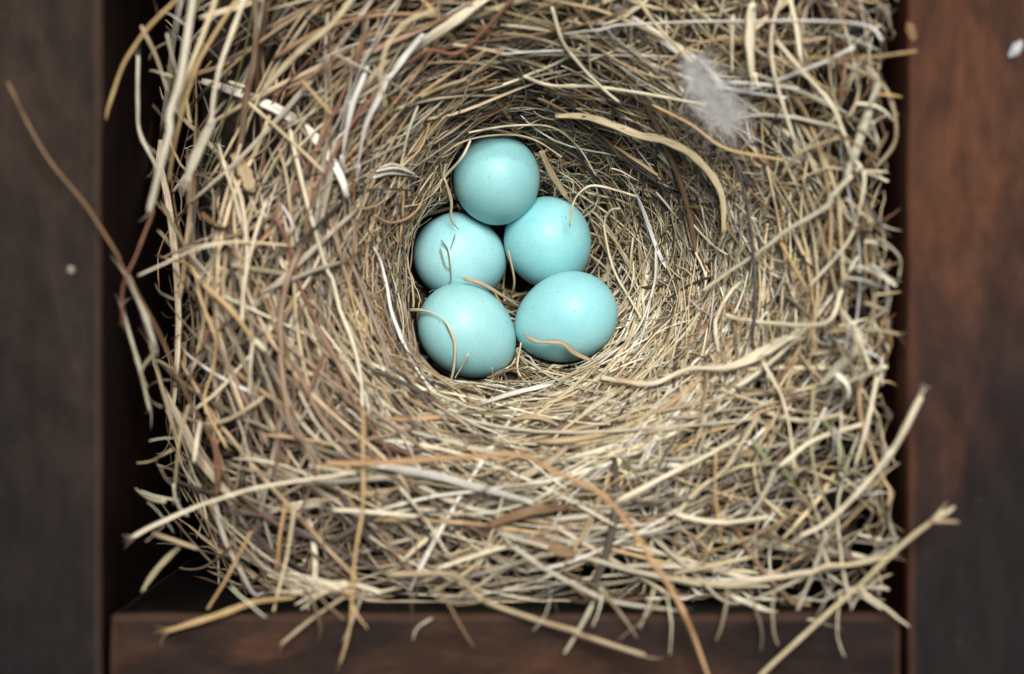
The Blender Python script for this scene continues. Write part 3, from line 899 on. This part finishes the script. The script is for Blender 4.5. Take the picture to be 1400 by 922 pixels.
 ('leaf_blade', 'white', 8, 1.5, [(512,240),(535,236),(566,243)]),
 ('leaf_blade', 'cream', 4, 2, [(520,228),(542,222),(568,232)]),
 ('leaf_blade', 'white', 4, 2, [(514,233),(540,229),(568,238)]),
 ('rootlet', 'orange', 5, 2, [(512,296),(532,306),(556,300),(574,284),(582,262)]),
 ('stalk', 'tan', 5, 1.5, [(700,240),(720,232),(748,205)]),
 ('stalk', 'straw', 9, 3, [(918,786),(970,774),(1027,760)]),
]

def smooth_path(P3, S):
    """Catmull-Rom through the traced points"""
    P3 = np.array(P3, float)
    if len(P3) == 2:
        s = np.linspace(0, 1, S)[:, None]
        q = P3[0] * (1 - s) + P3[1] * s
        d = P3[1] - P3[0]
        side = np.array([-d[1], d[0], 0]) * rng.normal(0, 0.025)
        return q + side * np.sin(np.pi * s)
    d = np.r_[0, np.cumsum(np.linalg.norm(np.diff(P3, axis=0), axis=1) ** 0.5)]
    ext = np.vstack([2 * P3[0] - P3[1], P3, 2 * P3[-1] - P3[-2]])
    u = np.linspace(0, len(P3) - 1 - 1e-6, S)
    out = []
    for v in u:
        i = int(v); t = v - i
        p0, p1, p2, p3 = ext[i], ext[i + 1], ext[i + 2], ext[i + 3]
        out.append(0.5 * ((2 * p1) + (p2 - p0) * t + (2 * p0 - 5 * p1 + 4 * p2 - p3) * t * t + (3 * p1 - p0 - 3 * p2 + p3) * t ** 3))
    return np.array(out)

def trace(lift, pts):
    out = []
    for i, (px, py) in enumerate(pts):
        if isinstance(lift, tuple):
            z = lift[1][i]
        else:
            z = -15.0
            for _ in range(6):
                x, y, _z = P(px, py, z)
                z = 0.5 * z + 0.5 * (float(h(x, y)) + lift)
        out.append(P(px, py, z))
    return out

def hero(name, colour, wpx, lift, pts, parent, off, extra=None):
    raw = trace(lift, pts)
    length = sum(math.dist(a, b) for a, b in zip(raw, raw[1:]))
    S = int(np.clip(length / 0.9, 12, 90))
    p = smooth_path(raw, S)
    s = np.linspace(0, 1, S)
    zavg = float(p[:, 2].mean())
    wl = np.interp(s, np.linspace(0, 1, len(wpx)), wpx) if isinstance(wpx, tuple) else None
    if wl is not None: wpx = max(wpx)
    w0 = wpx * KP * (CAM_H - zavg) / 2 * (0.86 if name in ('stalk', 'twig') and wpx > 6 else 1.0)
    ph = rng.uniform(0, 6.28, 4)
    # slight natural wandering
    amp = 0.05
    nk = max(2, int(length / 7))
    kn = np.sort(rng.uniform(0, 1, nk)); kn[0], kn[-1] = 0, 1
    for ax in (0, 1):
        p[:, ax] += np.interp(s, kn, rng.normal(0, 0.22 + 0.10 * w0, nk))
    p[:, 0] += amp * np.sin(s * length * 0.55 + ph[0]) * 0.6
    p[:, 1] += amp * np.sin(s * length * 0.43 + ph[1]) * 0.6
    if name == 'leaf_blade':
        wid = w0 * (0.22 + 0.78 * np.sin(np.pi * np.clip(s * 0.80 + 0.12, 0, 1)) ** 0.7)
        wid = wid * (1 + 0.08 * np.sin(s * length * 1.3 + ph[2]))
        prof, flat, roll, tw = PROF['blade'], 0.5, rng.normal(0, 0.2), rng.normal(0, 0.7)
    else:
        wid = w0 * (1.0 - 0.22 * s) * (1 + 0.05 * np.sin(s * length * 0.9 + ph[2]) + 0.03 * np.sin(s * length * 2.7 + ph[3]))
        if name == 'stalk' and wpx >= 6 and length > 12:          # swollen joints of a grass stalk
            for k in range(1 + int(length / 24)):
                c = rng.uniform(0.12, 0.9)
                wid = wid * (1 + 0.30 * np.exp(-((s - c) * length / 0.6) ** 2))
        if name == 'rootlet':
            wid = wid * np.clip((1 - s) * 3 + 0.35, 0, 1) * (1 + 0.1 * np.sin(s * length * 1.9))
        e = min(0.5, 0.5 / length)
        wid = wid * np.clip(0.75 + 0.25 * np.minimum(s, 1 - s) / e, 0, 1)
        if name == 'leaf_fragment':
            prof, flat, roll, tw = PROF['blade'], 0.28, rng.normal(0, 0.5), rng.normal(0, 1.0)
        else:
            prof, flat, roll, tw = PROF['stem'], rng.uniform(0.5, 0.85), rng.uniform(0, 3), rng.normal(0, 0.8)
    rag = rng.uniform(0.62, 1.15, S) if name == 'leaf_fragment' else 1.0
    if wl is not None: wid = rag * wl * KP * (CAM_H - zavg) / 2 * (1 + 0.06 * np.sin(s * length * 1.7 + ph[0]))
    col = np.array(PAL[colour])[None] * rng.uniform(0.92, 1.1)
    b = sweep(p[None], wid[None], prof, np.array([flat]), np.array([roll]), np.array([tw]), np.clip(col, 0, .88), np.array([rng.random() * 900]))
    bs = [b]
    if name in ('stalk', 'leaf_blade') and wpx >= 7 and length > 9:        # torn fibres at both ends
        for end in (0, -1):
            q0, q1 = p[end], p[3 if end == 0 else -4]
            dr = (q0 - q1) / (np.linalg.norm(q0 - q1) + 1e-9)
            for _ in range(rng.integers(1, 4)):
                L2 = rng.uniform(0.8, 2.4) * (0.6 + w0)
                sd_ = rng.normal(0, 0.28, 3)
                tt = np.linspace(0, 1, 6)[:, None]
                base = q0 - dr * 1.2 + np.cross(dr, [0, 0, 1]) * rng.uniform(-0.6, 0.6) * w0
                f = base + (dr + sd_ * tt) * (L2 + 1.2) * tt
                bs.append(sweep(f[None], (w0 * rng.uniform(0.16, 0.34) * (1 - 0.75 * tt[:, 0]))[None], PROF['fine'], np.array([0.6]),
                                np.array([0.0]), np.array([1.0]), np.clip(col * rng.uniform(0.8, 1.1), 0, .88), np.array([rng.random() * 900])))
    if extra == 'batch':
        return b
    o = build(name, bs, parent)
    o.location = off
    return o

for (nm, cl, wd, lf, pts) in HERO:
    hero(nm, cl, wd, lf, pts, nest, NOFF)

fr = []
for (px, py) in [(388,792), (392,803), (398,815), (404,826), (384,783), (410,833), (425,838), (372,806)]:
    fr.append(hero('stalk', 'cream', 4.5, (A, [-2, -3, -4.5, -6]), [(474,800 + rng.normal(0, 2)), (450,801 + (py - 800) * 0.15), (425,802 + (py - 802) * 0.6), (px, py)], None, None, 'batch'))
fr.append(hero('stalk', 'cream', 13, (A, [-2, -1.5, -2]), [(466,800),(492,803),(520,812)], None, None, 'batch'))
fo = build('frayed_stalk', fr, nest)
fo.location = NOFF

# ------------------------------------------------------------------ loose bits lying on the eggs
def loose(name, label, cat, specs, sub):
    c0 = trace(specs[0][3], specs[0][4])[0]
    root = tag(empty(name, c0), label, cat)
    off = tuple(-c * MM for c in c0)
    for (nm, cl, wd, lf, pts) in specs:
        hero(nm, cl, wd, lf, pts, root, off)
loose('forked_rootlet', 'tiny dark forked rootlet lying across the left middle egg', 'rootlet', [
    ('fibre', 'brown', 2.2, (A, [-47.6, -47.9, -48.0, -48.4, -49.0]), [(603,329),(612,341),(616,362),(618,382),(613,392)]),
    ('fibre', 'brown', 1.6, (A, [-48.0, -47.8]), [(623,320),(614,342)]),
    ('fibre', 'tan', 2.4, (A, [-47.7, -47.9, -48.1]), [(600,339),(608,362),(616,370)])], None)
leafp = [(714,457),(733,467),(751,468),(768,470),(784,484),(812,497)]
b = hero('leaf_blade', 'tan', (2, 7, 3, 7, 5, 8, 9, 4), (A, [-41.2, -40.4, -40.2, -40.4, -42.3, -45.5]), leafp, None, None, 'batch')
lo = build('leaf_shred', [b])
tag(lo, 'curled light brown leaf shred resting on the lower right egg', 'leaf')

# ------------------------------------------------------------------ down tuft on the rim
def down():
    c = np.array(P(975, 128, -3.0))
    root_pts = []
    N, S = 1500, 9
    t = rng.random(N)
    # a drooping body from upper left to lower right
    bx = np.interp(t, [0, 0.5, 1], [-3.2, -1.0, 2.6]); by = np.interp(t, [0, 0.5, 1], [5.5, 0.5, -4.2])
    rad = np.interp(t, [0, 0.4, 1], [0.9, 1.9, 2.6])
    d = rng.normal(0, 1, (N, 3)); d /= np.linalg.norm(d, axis=1, keepdims=True)
    d[:, 2] = np.abs(d[:, 2]) * 0.7
    p0 = np.stack([bx, by, np.zeros(N)], 1) + d * rng.random((N, 1)) * rad[:, None] * 0.6
    ln = rng.uniform(1.0, 3.8, N) * np.where(rng.random(N) < 0.2, 1.9, 1)
    drift = np.array([0.15, -0.35, 0.1])
    e = rng.normal(0, 1, (N, 3)); 
    s = np.linspace(0, 1, S)
    pts = p0[:, None] + (d + drift)[:, None] * (ln[:, None] * s[None])[..., None] + e[:, None] * (0.6 * np.sin(s * 2.4)[None, :, None] ** 2) \
        + rng.normal(0, 0.05, (N, S, 3))
    pts = pts + c
    wid = np.full((N, S), 0.036) * (1 - 0.6 * s[None])
    col = np.repeat(np.array([[0.72, 0.71, 0.70]]), N, 0) * rng.uniform(0.75, 1.1, (N, 1))
    m, tt, bb_ = nodes_of('down')
    at = nd(tt, 'ShaderNodeAttribute', attribute_name='fibre_colour')
    tt.links.new(at.outputs['Color'], bb_.inputs['Base Color'])
    bb_.inputs['Roughness'].default_value = 0.9
    b = sweep(pts, wid, np.array([(math.cos(a), math.sin(a)) for a in np.arange(3) * 2 * math.pi / 3]), np.ones(N), np.zeros(N), np.zeros(N),
              np.clip(col, 0, 0.88), rng.random(N))
    o = build('down_tuft', [b], None, m)
    tag(o, 'fluffy grey white tuft of down caught on the upper right rim of the nest', 'down')
down()

# ------------------------------------------------------------------ specks on the boards
def pebble(name, label, cat, px, py, z, sx, sy, sz, rot, rgb):
    import bmesh
    bm = bmesh.new()
    bmesh.ops.create_icosphere(bm, subdivisions=4, radius=1.0)
    for v in bm.verts:
        n = noise.noise(v.co * 1.7 + Vector((px, py, 0))) * 0.22 + noise.noise(v.co * 5) * 0.06
        v.co *= 1 + n
        v.co.x *= sx * MM; v.co.y *= sy * MM; v.co.z *= sz * MM
        if v.co.z < -0.25 * sz * MM: v.co.z = -0.25 * sz * MM
    for f in bm.faces: f.smooth = True
    me = bpy.data.meshes.new(name)
    bm.to_mesh(me); bm.free()
    me.materials.append(plain(name + '_surface', rgb, 0.7, 900, 0.15))
    o = link(bpy.data.objects.new(name, me))
    o.location = [c * MM for c in P(px, py, z)]
    o.rotation_euler[2] = math.radians(rot)
    tag(o, label, cat)
pebble('husk', 'small white oval husk lying on the far right board', 'husk', 1389, 68, 0.7, 1.7, 0.85, 0.7, 55, (0.36, 0.38, 0.40))
pebble('resin_drop', 'amber lump of resin on the inner edge of the right board', 'resin', 1246, 44, 0.4, 0.8, 1.7, 0.4, 14, (0.17, 0.085, 0.035))
pebble('dust_crumb', 'tiny pale crumb lying on the dark left board', 'crumb', 97, 369, 0.3, 0.7, 0.7, 0.3, 0, (0.18, 0.15, 0.12))
